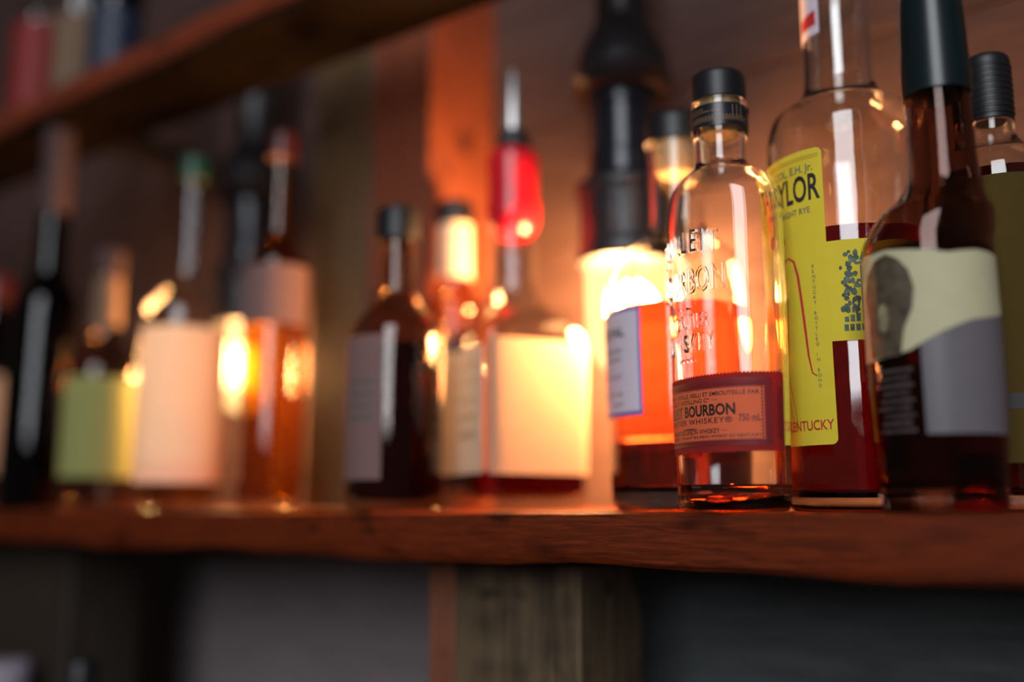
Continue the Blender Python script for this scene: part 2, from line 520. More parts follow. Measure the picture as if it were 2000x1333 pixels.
    def wrap(s, name, bm, mat, f, off, thick=0.0, parent=None, step=0.0025, vstep=0.009, label=None):
        if thick:
            r = bmesh.ops.extrude_face_region(bm, geom=bm.faces[:])
            ex = [g for g in r['geom'] if isinstance(g, bmesh.types.BMVert)]
            for v in ex: v.co.z = thick
        us = [v.co.x for v in bm.verts]; k = math.ceil(min(us) / step)
        while k * step < max(us):
            bmesh.ops.bisect_plane(bm, geom=bm.verts[:] + bm.edges[:] + bm.faces[:], plane_co=(k * step, 0, 0), plane_no=(1, 0, 0)); k += 1
        if vstep:
            vs_ = [v.co.y for v in bm.verts]; k = math.ceil(min(vs_) / vstep)
            while k * vstep < max(vs_):
                bmesh.ops.bisect_plane(bm, geom=bm.verts[:] + bm.edges[:] + bm.faces[:], plane_co=(0, k * vstep, 0), plane_no=(0, 1, 0)); k += 1
        for v in bm.verts: v.co = f(v.co.x, v.co.y, off + v.co.z)
        o = mesh_obj(name, bm, M[mat], parent or s.root, smooth=bool(thick))
        if label: o['label'] = label
        return o

# ================================================================== the setting
def struct(name, bm=None, mat=None):
    if bm is None:
        o = D.objects.new(name, None); col.objects.link(o)
    else: o = mesh_obj(name, bm, mat, smooth=False)
    o['kind'] = 'structure'; return o
XL, XR = -3.0, 0.9
SH_F, SH_B, SH_T = 0.545, 0.828, 0.035
struct('floor', box_bm(XL, XR + 1.5, -2.6, 0.84, -1.16, -1.10), M['floor'])
wall = struct('wall_back')
zb = [-1.10, -0.80, -0.52, -0.275, -0.0175, 0.20, 0.41, 0.62, 0.83, 1.05]
for i, (a, b) in enumerate(zip(zb, zb[1:])):
    xs = [XL, -1.62 if i % 2 else -1.95, -0.52 if i % 2 else -0.84, -0.075 if i == 2 else (0.10 if i % 2 else 0.02), XR]
    for x0, x1 in zip(xs, xs[1:]):
        mt = M['wall'] if b > 0 else (M['wall_low'] if x0 > -0.6 else M['wall_lit'])  # boards low on the left are coloured lighter, as if lit
        dy = random.uniform(0, 0.0015)
        mesh_obj('wall_board', box_bm(x0 + 0.0009, x1 - 0.0009, 0.83 + dy, 0.855, a + 0.0008, b - 0.0008, 0.0012), mt, wall, smooth=False)
mesh_obj('wall_backing', box_bm(XL, XR, 0.852, 0.88, -1.10, 1.05), M['leg_dark'], wall, smooth=False)

# ---- the long lower shelf: a rough plank with a wavy lower edge
def plank(x0, x1, y0, y1, z0, z1, wav=0.0012, n=130, sag=None):
    bm = bmesh.new(); rings = []
    sec = [(y0 + .0035, z1), (y1, z1), (y1, z0), (y0 + .004, z0), (y0 + .0008, z0 + .003), (y0, z0 + .008), (y0, (z0 + z1) / 2), (y0, z1 - .006), (y0 + .0008, z1 - .0018)]
    for i in range(n + 1):
        x = x0 + (x1 - x0) * i / n; ring = []
        for j, (y, z) in enumerate(sec):
            if j in (3, 4, 5, 6, 7, 8): y = y + wav * (math.sin(x * 31 + j * .5) * .5 + math.sin(x * 83 + j * .9) * .35 + random.uniform(-.3, .3))
            if j in (3, 4, 5): z = z + wav * 1.4 * (math.sin(x * 17 + 1) + .5 * math.sin(x * 49))
            if sag and j in (2, 3, 4): z += sag(x)
            ring.append(bm.verts.new((x, y, z)))
        rings.append(ring)
    m = len(sec)
    for A, B in zip(rings, rings[1:]):
        for j in range(m): bm.faces.new((A[j], B[j], B[(j + 1) % m], A[(j + 1) % m]))
    bm.faces.new(rings[0]); bm.faces.new(list(reversed(rings[-1])))
    return bm
sh = thing('wooden_shelf', 'long reddish brown rough wooden shelf carrying the lit row of bottles', 'shelf', (0, 0, 0))
mesh_obj('plank', plank(XL, XR, SH_F, SH_B, -SH_T, 0.0), M['shelf'], sh)
up = thing('upper_shelf', 'dark reddish wooden shelf running high above the bottles on the left', 'shelf', (0, 0, 0.455))
mesh_obj('plank', plank(XL, XR, SH_F, 0.652, 0.006, 0.035, 0.0008, 90), M['upper'], up)
mesh_obj('underside_shade', box_bm(XL, XR, SH_F + 0.004, 0.650, 0.0, 0.0055), M['under'], up, smooth=False)  # added dark sheet, painting the shade under the plank
for x in (-2.2, -1.15, 0.35):
    mesh_obj('bracket', box_bm(x, x + .03, 0.650, 0.8285, 0.004, 0.030, 0.001), M['iron'], up, smooth=False)

# ---- broad timber on the wall and the legs under the shelf
tb = thing('timber_post', 'broad upright brown timber post against the wall between the two lamps', 'post', (-0.7325, 0.775, 0))
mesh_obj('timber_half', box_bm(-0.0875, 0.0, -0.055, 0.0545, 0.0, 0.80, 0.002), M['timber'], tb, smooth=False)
mesh_obj('timber_half', box_bm(0.0012, 0.0875, -0.0535, 0.0545, 0.0, 0.80, 0.002), M['timber_lit'], tb, smooth=False)  # half towards the near lamp, its light painted in as red
lg = thing('shelf_leg', 'blotchy tan timber leg with a thin reddish strip, standing under the shelf', 'leg', (-0.446, 0.645, -1.1))
mesh_obj('timber', box_bm(-0.058, 0.057, -0.045, 0.044, 0, 1.063, 0.002), M['leg'], lg, smooth=False)
mesh_obj('edge_strip', box_bm(-0.086, -0.0595, -0.044, -0.010, 0, 1.063, 0.0015), M['leg_red'], lg, smooth=False)
l2 = thing('dark_shelf_leg', 'dark brown timber leg under the far end of the shelf', 'leg', (-1.18, 0.645, -1.1))
mesh_obj('timber', box_bm(-0.12, 0.12, -0.045, 0.044, 0, 1.063, 0.002), M['leg_dark'], l2, smooth=False)

# ================================================================== pipe lamps
def lamp(px, y, label, power=1.0):
    b = ground(px, y); g = Gauge(ground(1232, 0.735))
    L = thing('pipe_lamp', label, 'lamp', (b.x, b.y, g.z(740)), 'black pipe lamps hanging behind the shelf')
    z0 = g.z(740)
    Z = lambda py: g.z(py) - z0
    R = lambda py, hw: g.r(py, hw)
    ZF = lambda py, hw: g.zf(py, g.r(py, hw)) - z0
    def ring(name, rows, mat, sm=1, seg=40, parent=L):
        pts = sorted((ZF(a, h), R(a, h)) for a, h in rows)
        if sm: pts = chaikin(pts, sm)
        return mesh_obj(name, lathe([(pts[0][0], 0)] + pts + [(pts[-1][0], 0)], seg), M[mat], parent)
    ring('pipe', [(-330, 50), (40, 50)], 'iron', 0)
    ring('reducer', [(20, 52), (35, 60), (58, 78), (85, 88), (112, 90), (116, 93), (122, 97), (146, 97), (151, 92), (157, 70)], 'iron', 1)
    ring('pipe_nipple', [(157, 69), (160, 70), (190, 70), (194, 64), (283, 64), (287, 69), (326, 69), (328, 66)], 'iron_gloss', 0)
    c = ring('coupling', [(328, 70), (331, 92), (338, 96), (352, 96), (358, 89), (400, 86), (452, 87), (462, 93), (486, 96), (492, 93)], 'iron', 1)
    for q in range(6):
        a = 2 * math.pi * q / 6 + .3
        r = R(400, 87)
        bm = box_bm(-.0035, .0035, -.0012, .0022, ZF(452, 87), ZF(362, 87), .001)
        bmesh.ops.rotate(bm, cent=(0, 0, 0), matrix=Matrix.Rotation(a, 3, 'Z'), verts=bm.verts)
        bmesh.ops.translate(bm, vec=(r * math.sin(a) * 1, -r * math.cos(a), 0), verts=bm.verts)
        mesh_obj('rib', bm, M['iron'], c, smooth=False)
    # glass jar with the filament inside
    jar = [(493, 66), (500, 76), (520, 80), (640, 80), (680, 74), (712, 56), (733, 28), (740, 6)]
    pts = chaikin(sorted((Z(a), R(a, h)) for a, h in jar), 2)
    j = mesh_obj('lamp_glass', lathe([(pts[0][0], 0)] + pts, 40), M['bulb'], L)
    fp = [(560, 0), (566, 16), (590, 24), (650, 24), (672, 16), (680, 0)]
    mesh_obj('filament', lathe(sorted((Z(a), R(a, h)) for a, h in fp), 14), M['fil'], j)
    mesh_obj('lamp_holder', lathe([(Z(566), 0)] + sorted((Z(a), R(a, h)) for a, h in [(566, 10), (530, 12), (500, 26), (494, 26)]) + [(Z(494), 0)], 20), M['iron'], j)
    pl = D.lights.new('lamp_light', 'POINT'); pl.energy = power; pl.color = (1.0, 0.49, 0.19); pl.shadow_soft_size = 0.030
    po = D.objects.new('lamp_light', pl); col.objects.link(po); po.parent = L; po.location = (0, 0, Z(612))
    return L
lamp(1232, 0.735, 'black iron pipe lamp glowing behind the clear bottles on the right', 72.0)
lamp(466, 0.735, 'black iron pipe lamp glowing beside the cream labelled bottle, beyond the timber post', 28.0)

# ================================================================== hero bourbon bottle
B = Bottle('bourbon_bottle', 'nearly empty clear bourbon bottle with raised lettering and an orange label', 'bottle', 1433, 0.586,
           [(985, 109, 1), (960, 111, 1), (700, 112, 1), (470, 111, 1), (435, 110, 1), (405, 107, .95), (375, 100, .8), (350, 89, .65), (330, 74, .4), (315, 58, .15),
            (308, 51.5, 0), (303, 50, 0), (285, 50, 0), (258, 50.5, 0), (252, 53, 0), (247, 54.5, 0), (200, 53.5, 0), (184, 52, 0)],
           kind='oval', ratio=0.70, rot=math.radians(-54), seg=96, wall=0.0030, bottom=0.006, gmat='clear')
B.glass()
B.fill(946, 'bourbon')
g = B.g
B.ring('cap', [(183, 50), (181.5, 52.5), (150, 53), (134, 52.7), (131, 50.5)], 'cap', smooth_n=1)
B.ring('cork', [(183, 38), (252, 36)], 'cork', seg=32)
fn = B.wrapper(g.z(220), -B.rot)      # round neck: centre facing the viewer
fm0 = B.wrapper(g.z(700), 0)          # front of the oval body
fm = lambda u, z, off: fm0(u * 1.06, z, off)
zn = lambda py: g.zf(py, g.r(220, 53)); zq = zn
# neck band with small gold print and a torn corner
bm = bmesh.new(); ru = g.r(220, 53)
poly(bm, [(-2.4 * ru, zq(241)), (2.2 * ru, zq(243)), (2.2 * ru, zq(203)), (0.75 * ru, zq(199)), (0.55 * ru, zq(198.5)), (-2.4 * ru, zq(198))])
nb = B.wrap('neck_band', bm, 'band', fn, 0.0004, 0.0002)
bm = bmesh.new()
text(bm, 'or de nos', -0.020, zq(210), 0.0017); text(bm, 'plus anciens vieilli,', -0.020, zq(216), 0.0017, width=0.021)
for k in range(16): poly(bm, [(-0.018 + k * .0022, zq(225)), (-0.0168 + k * .0022, zq(225)), (-0.0174 + k * .0022, zq(222.5))])
for k in range(26): rect(bm, -0.02 + k * .0015, zq(231), -0.0193 + k * .0015, zq(228.5))
rect(bm, -0.02, zq(227), 0.02, zq(226.4)); rect(bm, -0.02, zq(233.5), 0.02, zq(232.9))
for k in range(3): rect(bm, 0.0085 + k * .003, zq(225), 0.0089 + k * .003, zq(203))
B.wrap('lettering', bm, 'gold', fn, 0.00075, parent=nb, step=.002)
bm = bmesh.new(); poly(bm, [(0.0195, zq(213)), (0.0225, zq(215)), (0.0232, zq(206)), (0.0215, zq(203))])
B.wrap('torn_flap', bm, 'band', fn, 0.0016, 0.0004)
# orange label with pinked edges
zq = lambda py: g.zf(py, 0.022)
ZT, ZB = zq(733), zq(887)
LH = ZT - ZB; LU0, LU1 = -0.0645, 0.0645
def pinked(u0, u1, vb, vt, n, amp):
    pts = []
    for k in range(n + 1):
        u = u0 + (u1 - u0) * k / n; pts.append((u, vb + (amp if k % 2 else 0)))
    for k in range(n + 1):
        u = u1 + (u0 - u1) * k / n; pts.append((u, vt - (amp if k % 2 else 0)))
    return pts
bm = bmesh.new(); poly(bm, pinked(LU0, LU1, ZB, ZT, 116, 0.0012))
lab = B.wrap('label', bm, 'lb_red', fm, 0.0003, 0.0001, step=.002)
def inside(v0, v1): return ZB + LH * v0, ZB + LH * v1
bm = bmesh.new(); a, b = inside(0.155, 0.815); rect(bm, -0.051, a, 0.051, b)
fld = B.wrap('label_field', bm, 'lb_orange', fm, 0.00055, 0.00005, parent=lab, step=.002)
bm = bmesh.new()
def V(t): return ZB + LH * t
for v0, v1 in ((.095, .108), (.118, .124), (.132, .138), (.150, .156), (.812, .818), (.832, .838), (.846, .852), (.864, .872), (.900, .912)):
    rect(bm, -0.0560, V(v0), 0.0560, V(v1))
for k in range(123):
    u = -0.0553 + k * .0009
    rect(bm, u, V(.875), u + .0005, V(.898)); rect(bm, u, V(.110), u + .0005, V(.130))
for k in range(72):
    u = -0.0503 + k * .0014
    poly(bm, [(u, V(.812)), (u + .0009, V(.812)), (u + .00045, V(.785))]); poly(bm, [(u, V(.158)), (u + .00045, V(.182)), (u + .0009, V(.158))])
for u in (0.0508, 0.0518, 0.0550, 0.0590, 0.0635): rect(bm, u, V(.095), u + .0004, V(.912))
for k in range(30):
    v = .165 + k * .0215
    rect(bm, 0.0524, V(v), 0.0545, V(v + .011)); rect(bm, 0.0596, V(v), 0.0630, V(v + .012))
    if k % 2: ellipse(bm, 0.0496, V(v), .0006, .0010, 6)
B.wrap('label_border', bm, 'ink_red', fm, 0.00068, parent=lab, step=.002)
bm = bmesh.new()
text(bm, 'EMBOUTEILLED BY · DISTILLÉ, VIEILLI ET EMBOUTEILLÉ PAR', 0.0480, V(.715), LH * .052, width=0.094, bold=.008, align='R')
text(bm, 'THE BULLEIT DISTILLING Cº ····', 0.0235, V(.640), LH * .050, width=0.056, bold=.006, align='R')
text(bm, 'BULLEIT BOURBON', 0.0345, V(.475), LH * .135, width=0.069, bold=.030, align='R')
text(bm, 'FRONTIER WHISKEY®', 0.0325, V(.375), LH * .068, width=0.064, bold=.006, align='R', spacing=1.15)
text(bm, 'KENTUCKY STRAIGHT BOURBON WHISKEY ····', 0.0290, V(.248), LH * .060, width=0.074, bold=.008, align='R')
text(bm, 'STRAIGHT BOURBON WHISKEY · STRAIGHT BOURBON WHISKEY DU KENTUCKY', 0.0490, V(.192), LH * .036, width=0.098, align='R', bold=.006)
stroke(bm, [(-0.0080, V(.315)), (-0.003, V(.318)), (0.003, V(.318)), (0.0080, V(.315))], lambda t: .0001 + .0007 * math.sin(math.pi * t))
B.wrap('lettering', bm, 'ink', fm, 0.00078, parent=lab, step=.002)
bm = bmesh.new()
text(bm, '750 mL', 0.0362, V(.385), LH * .085, width=0.0125, bold=.018)
B.wrap('volume_mark', bm, 'ink_red', fm, 0.00080, parent=lab, step=.002)
# pale back label seen through the glass
bm = bmesh.new(); poly(bm, rrect_pts(-0.026, zq(868), 0.026, zq(716), 0.001))
B.wrap('back_label', bm, 'lb_back', B.wrapper(g.z(700), math.pi), 0.0003, 0.00015, step=.002)
# raised glass lettering
bm = bmesh.new()
arch = lambda u: 0.0040 * (1 - (u / 0.028) ** 2)
text(bm, 'BULLEIT', 0.0, zq(503), 0.0150, width=0.056, align='C', spacing=1.35, bold=-.004, arch=arch)
text(bm, 'BOURBON', 0.0, zq(572), 0.0165, width=0.062, align='C', spacing=1.1, bold=.002)
text(bm, 'FRONTIER', 0.0, zq(641), 0.0095, width=0.040, align='C', spacing=1.2, bold=-.004)
text(bm, 'WHISKEY', 0.0, zq(686), 0.0115, width=0.0465, align='C', spacing=1.2, bold=-.004)
stroke(bm, [(-0.0075, zq(602)), (-0.003, zq(600)), (0.003, zq(600)), (0.0075, zq(602))], lambda t: .0003 + .0014 * math.sin(math.pi * t))
for k in range(4): ellipse(bm, -0.0060 + k * .0040, zq(702), .0008, .0013, 8)
B.wrap('raised_lettering', bm, 'clear2', fm, -0.0002, 0.0016, step=.003)

# ================================================================== tall round bottle with yellow label
T = Bottle('rye_bottle', 'tall round clear bottle with dark red spirit and a yellow label strip', 'bottle', 1688, 0.655,
           [(985, 142), (960, 145), (700, 146), (300, 146), (270, 143), (235, 132), (205, 113), (180, 92), (163, 76), (148, 67), (125, 64), (0, 63), (-110, 62), (-125, 67), (-150, 67)],
           seg=72, wall=0.0032, bottom=0.009, gmat='clear')
T.glass(); T.fill(433, 'wine'); g = T.g; zq = lambda py: g.zf(py, 0.040)
T.ring('cap', [(-151, 62), (-153, 68), (-198, 68), (-203, 64)], 'cap')
T.ring('cork', [(-151, 48), (-90, 46)], 'cork', seg=32)
R0 = g.r(600, 146)
f = T.wrapper(zq(600), 0)
def U(px, r=146.0, c=1669): return R0 * math.asin(max(-1, min(1, (px - c + 8) / r)))
ul, ur, ut = U(1500, 175), U(1626, 146, 1672), U(1790, 150, 1672)
v0, v1, t0, t1 = zq(868), zq(288), zq(668), zq(474)
c = 0.0035
def corner(u, v, sx, sy, r=c, n=4):
    return (u, v)
pts = rrect_pts(ul - 0.03, v0, ur, v1, 0.004)
bm = bmesh.new(); poly(bm, pts)
yl = T.wrap('label', bm, 'lb_yellow', f, 0.0003, 0.0001)
bm = bmesh.new(); rect(bm, ur - .0005, t0, ut, t1)
T.wrap('label_tab', bm, 'lb_yellow', f, 0.00028, 0.0001)
bm = bmesh.new()
hx = (zq(384) - zq(334)) * -1
text(bm, 'TAYLOR', U(1619, 146, 1671), zq(386), zq(336) - zq(386), width=0.050, align='R', bold=.018)
bml = T.wrap('lettering', bm, 'ink', f, 0.0006, parent=yl)
bm = bmesh.new()
text(bm, 'COL. E.H. Jr.', U(1608, 146, 1671), zq(330), 0.0052, width=0.032, align='R', bold=.012)
T.wrap('name_print', bm, 'grey_ink', f, 0.0006, parent=yl); bm = bmesh.new()
text(bm, 'STRAIGHT RYE', U(1600, 146, 1671), zq(411), 0.0040, width=0.032, align='R', bold=.01)
T.wrap('rye_print', bm, 'grey_ink', f, 0.0006, parent=yl); bm = bmesh.new()
for k, ch in enumerate('KENTUCKY BOTTLED IN BOND'):
    if ch != ' ':
        text(bm, ch, U(1597, 146, 1671), zq(520 + k * 10.2), 0.0022)
T.wrap('upright_lettering', bm, 'grey_ink', f, 0.0006, parent=yl)
bm = bmesh.new()
ellipse(bm, U(1544, 146, 1671), zq(455), .0038, .0048); T.wrap('red_seal', bm, 'red_print', f, 0.00062, parent=yl); bm = bmesh.new()
S = [(1545, 500), (1556, 490), (1566, 500), (1572, 530), (1576, 580), (1580, 640), (1583, 690), (1588, 725), (1596, 732)]
stroke(bm, [(U(a, 146, 1672), zq(b)) for a, b in S], lambda t: .0008 + .0012 * math.sin(math.pi * min(1, t * 1.1)))
T.wrap('red_script', bm, 'red_print', f, 0.00062, parent=yl); bm = bmesh.new()
text(bm, 'KENTUCKY', U(1622, 146, 1673), zq(838), 0.0062, width=0.038, align='R', bold=.012)
T.wrap('red_lettering', bm, 'red_print', f, 0.00062, parent=yl)
bm = bmesh.new()
for q in range(4):
    pp = []
    for k in range(20):
        t = k / 19
        pp.append((U(1540, 146, 1671) + .0045 * math.sin(t * 5.0 + q) + .001 * q, zq(560 + 260 * t + q * 6)))
    stroke(bm, pp, .00035)
T.wrap('fine_scroll', bm, 'ink_red', f, 0.00064, parent=yl)['kind'] = 'stuff'; bm = bmesh.new()
for (a, b_) in ((.0012, .0),):
    for k in range(3):
        stroke(bm, [(ul, zq(300 + k * 3)), (ur - .0022, zq(300 + k * 3))], .00015)
T.wrap('border_lines', bm, 'ink_red', f, 0.00064, parent=yl)['kind'] = 'stuff'
bm = bmesh.new()
uA, uB = U(1646, 146, 1672), U(1712, 146, 1672)
rnd = random.Random(3)
def emb(a, b): return uA + (uB - uA) * a, zq(650 - 160 * b)
def eq(a0, b0, a1, b1): poly(bm, [emb(a0, b0), emb(a1, b0), emb(a1, b1), emb(a0, b1)])
eq(.52, .10, .66, .78); eq(.68, .10, .80, .58); eq(.82, .10, .97, .52); eq(.50, .79, .68, .83)
poly(bm, [emb(.51, .84), emb(.67, .84), emb(.59, .95)])
for k in range(6): eq(.04 + k * .15, .0, .15 + k * .15, .08)
for k in range(3): eq(.06 + k * .15, .11, .17 + k * .15, .17 + .02 * k)
for k in range(70):
    a, b = rnd.uniform(.02, .48), rnd.uniform(.22, .95)
    if b > .8 and a < .15: continue
    u_, v_ = emb(a, b); ellipse(bm, u_, v_, rnd.uniform(.0008, .0017), rnd.uniform(.0010, .0022), 7)
T.wrap('emblem', bm, 'green_print', f, 0.00058, parent=yl)['kind'] = 'stuff'
bm = bmesh.new(); fN = T.wrapper(zq(10), 0); rr = g.r(10, 63)
rect(bm, -2.0 * rr, zq(28), -0.50 * rr, zq(-90)); ns = T.wrap('neck_strip', bm, 'lb_white', fN, 0.0003, 0.0001)
bm = bmesh.new(); poly(bm, [(-1.3 * rr, zq(12)), (-0.6 * rr, zq(10)), (-0.6 * rr, zq(-20)), (-1.3 * rr, zq(-12))])
T.wrap('neck_print', bm, 'red_print', fN, 0.0006, parent=ns)

# ================================================================== amber bottle behind
A = Bottle('amber_whiskey_bottle', 'round shouldered bottle of glowing amber whiskey with a blue bordered white label', 'bottle', 1338, 0.662,
           [(985, 141), (960, 144), (610, 146), (570, 143), (530, 133), (500, 118), (475, 99), (457, 78), (443, 60), (430, 53), (400, 51), (330, 51), (285, 52), (266, 53)],
           seg=72, wall=0.003, bottom=0.013, gmat='clear2')
A.glass(); A.fill(584, 'amber'); g = A.g; zq = lambda py: g.zf(py, 0.035)
A.ring('cap', [(265, 52), (263, 57), (222, 57), (214, 55), (212, 50)], 'cap')
A.ring('cork', [(264, 41), (322, 39), (332, 34)], 'cork', seg=32)
f = A.wrapper(zq(700), 0); R0 = g.r(700, 146)
uR = R0 * math.asin((1265 - 1336) / 146)
bm = bmesh.new(); rect(bm, uR - .070, zq(812), uR, zq(601)); al = A.wrap('label', bm, 'lb_blue', f, 0.0003, 0.0001)
bm = bmesh.new(); rect(bm, uR - .068, zq(804), uR - .0022, zq(608)); af = A.wrap('label_field', bm, 'lb_white', f, 0.00055, 0.00005, parent=al)
bm = bmesh.new()
text(bm, 'ROYAL', uR - .0145, zq(655), 0.0068, width=.036, align='R', bold=.02)
for k, (q, ww) in enumerate(((686, .030), (703, .026), (737, .024), (772, .03), (792, .012))):
    text(bm, ['STRAIGHT BOURBON', 'WHISKEY', 'KENTUCKY', 'AGED IN OAK', 'NO'][k], uR - .018, zq(q), 0.0028, width=ww, align='R')
A.wrap('lettering', bm, 'ink', f, 0.0008, parent=al)

# ================================================================== near bottle with cream label, right
S3 = Bottle('statue_label_bottle', 'dark bottle with a teal capsule and a cream label showing a statue', 'bottle', 1845, 0.583,
            [(985, 118), (960, 123), (700, 124), (560, 120), (500, 119), (465, 117), (438, 110), (412, 101), (385, 83), (350, 68), (300, 62), (200, 59), (120, 56), (30, 52), (-10, 52)],
            seg=64, wall=0.003, bottom=0.012, gmat='smoky', shift=0.012)
S3.sh0, S3.sh1 = S3.g.z(480), S3.g.z(370)
S3.glass(); S3.fill(468, 'dark'); g = S3.g; zq = lambda py: g.zf(py, 0.030)
S3.ring('capsule', [(172, 61), (170, 63), (120, 62), (30, 59), (-30, 55), (-44, 49)], 'teal_cap', smooth_n=1)
f = S3.wrapper(zq(700), 0); R0 = g.r(700, 126)
def U3(px): return R0 * math.asin(max(-1, min(1, (px - 1833) / 127)))
bm = bmesh.new()
poly(bm, [(-R0 * 1.9, zq(480)), (U3(1760), zq(478)), (U3(1800), zq(485)), (U3(1870), zq(497)), (U3(1920), zq(490)), (R0 * 1.45, zq(492)),
          (R0 * 1.45, zq(608)), (U3(1900), zq(628)), (U3(1850), zq(650)), (U3(1795), zq(682)), (U3(1760), zq(690)), (-R0 * 1.9, zq(700))])
cl = S3.wrap('label', bm, 'lb_cream', f, 0.0004, 0.0001, vstep=.02)
bm = bmesh.new()
poly(bm, [(U3(1812), zq(848)), (R0 * 1.42, zq(848)), (R0 * 1.42, zq(604)), (U3(1900), zq(624)), (U3(1850), zq(646)), (U3(1812), zq(668))])
S3.wrap('lower_label', bm, 'lb_silver', f, 0.0003, 0.00008)
bm = bmesh.new()
H = [(1722, 690), (1778, 690), (1786, 640), (1803, 600), (1808, 560), (1800, 525), (1782, 500), (1760, 486), (1738, 495), (1722, 520), (1716, 560), (1722, 610)]
poly(bm, [(U3(a), zq(b)) for a, b in H])
st = S3.wrap('statue_print', bm, 'brown_print', f, 0.0008, parent=cl, vstep=.01)
bm = bmesh.new(); ellipse(bm, U3(1750), zq(612), .0036, .0085, 14)
S3.wrap('statue_face', bm, 'statue_light', f, 0.0010, parent=cl)
bm = bmesh.new()
for k in range(9): rect(bm, U3(1728 + 5 * (k % 3)), zq(842 - k * 15), U3(1795 - 7 * (k % 2)), zq(836 - k * 15))
S3.wrap('fine_print', bm, 'faint_print', f, 0.0004)

# ================================================================== right edge bottle
E4 = Bottle('olive_label_bottle', 'bottle with a ribbed black cap and olive gold label at the edge of view', 'bottle', 1999, 0.692,
            [(985, 108), (960, 112), (380, 112), (345, 108), (315, 96), (290, 76), (270, 54), (255, 43), (240, 40), (228, 40)],
            seg=48, wall=0.003, bottom=0.01, gmat='clear2')
E4.glass(); E4.fill(320, 'dark'); g = E4.g; zq = lambda py: g.zf(py, 0.028)
cp = E4.ring('cap', [(227, 39), (225, 43.5), (112, 43.5), (103, 42), (100, 38)], 'cap', smooth_n=1)
for k in range(9):
    E4.ring('cap_ring', [(118 + k * 11.5, 43.6), (119.5 + k * 11.5, 44.6), (123 + k * 11.5, 44.6), (124.5 + k * 11.5, 43.6)], 'cap', parent=cp, close=False)
f = E4.wrapper(zq(600), 0); R0 = g.r(600, 112)
bm = bmesh.new(); rect(bm, -R0 * 2.2, zq(905), R0 * 2.2, zq(345)); ol = E4.wrap('label', bm, 'lb_olive', f, 0.0003, 0.0001)
bm = bmesh.new(); rect(bm, -R0 * 2.2, zq(800), R0 * 2.2, zq(770)); E4.wrap('label_band', bm, 'ink', f, 0.0006, parent=ol)

# ================================================================== middle group
Q = Bottle('square_bottle', 'square whiskey bottle with a red pourer and a brightly lit cream label', 'bottle', 1002, 0.692,
           [(988, 141, 1), (960, 143, 1), (720, 143, 1), (678, 142, 1), (655, 134, .95), (630, 112, .8), (605, 84, .5), (585, 62, .2), (568, 50, 0), (540, 46, 0), (450, 43, 0), (425, 43, 0)],
           kind='square', nexp=9, rot=math.radians(27), seg=80, wall=0.0025, bottom=0.010, gmat='thin')
Q.glass(); Q.fill(918, 'red_far', grow=-.0003); g = Q.g; zq = lambda py: g.zf(py, 0.035)
Q.ring('pourer_sleeve', [(452, 34), (438, 44), (420, 50), (395, 52), (372, 48), (350, 48), (300, 51), (290, 49), (284, 42)], 'red_rubber', smooth_n=1)
Q.ring('pourer_collar', [(285, 30), (280, 33), (262, 33), (252, 30), (249, 22)], 'black_rubber', smooth_n=1)
Q.ring('pourer_spout', [(250, 17), (200, 15), (150, 11), (136, 9)], 'steel', seg=20)
r, s_ = Q.rz(zq(800)); hs = r * max(abs(Q.sec(0, 1)[0]), 0) ; half = (Vector(Q.sec(0, 1)) * r).length
fr = Q.wrapper(zq(800), 0); fl = Q.wrapper(zq(800), -math.pi / 2)
bm = bmesh.new(); poly(bm, rrect_pts(-half * .93, zq(928), half * .93, zq(668), .002))
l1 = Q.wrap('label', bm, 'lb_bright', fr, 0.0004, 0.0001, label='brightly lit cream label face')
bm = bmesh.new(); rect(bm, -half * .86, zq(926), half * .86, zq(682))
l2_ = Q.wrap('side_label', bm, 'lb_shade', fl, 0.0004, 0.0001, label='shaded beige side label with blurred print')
bm = bmesh.new()
for k in range(5): rect(bm, half * .0, zq(722 + k * 34), half * .62, zq(708 + k * 34))
Q.wrap('lettering', bm, 'grey_ink', fl, 0.0007, parent=l2_)

M2 = Bottle('short_cap_bottle', 'round bottle with a pale neck band and small black cap, second from the timber', 'bottle', 884, 0.720,
            [(988, 58), (960, 60), (660, 60), (625, 56), (600, 60), (580, 43), (560, 35), (520, 32), (430, 31)], seg=40, wall=.0025, bottom=.008, gmat='thin_warm')
M2.glass(); M2.fill(660, 'dark_far', grow=-.0003); g = M2.g
M2.ring('cap', [(432, 33), (430, 36), (395, 36), (388, 32)], 'cap')
bm = bmesh.new(); rr = g.r(500, 32); rect(bm, -2.5 * rr, g.z(548), 2.5 * rr, g.z(438)); M2.wrap('neck_label', bm, 'lb_glowcream', M2.wrapper(g.z(500), 0), .0003, .0001)

M3 = Bottle('dark_round_bottle', 'dark round bottle with a dusty pink label standing before the timber post', 'bottle', 767, 0.590,
            [(988, 94), (960, 96), (680, 96), (640, 88), (612, 68), (590, 48), (565, 37), (540, 34), (462, 33)], seg=40, wall=.0025, bottom=.008, gmat='thin_warm')
M3.glass(); M3.fill(665, 'dark_far', grow=-.0003, name='liquid'); g = M3.g
M3.ring('cap', [(463, 38), (460, 42), (408, 42), (400, 38)], 'cap')
f = M3.wrapper(g.z(800), 0); R0 = g.r(800, 96)
bm = bmesh.new(); rect(bm, -R0 * 1.75, g.z(940), -R0 * .25, g.z(668)); lp = M3.wrap('label', bm, 'lb_pink', f, .0003, .0001)
bm = bmesh.new()
for k in range(4): rect(bm, -R0 * 1.1, g.z(760 + k * 22), -R0 * .4, g.z(752 + k * 22))
M3.wrap('lettering', bm, 'grey_ink', f, .0006, parent=lp)

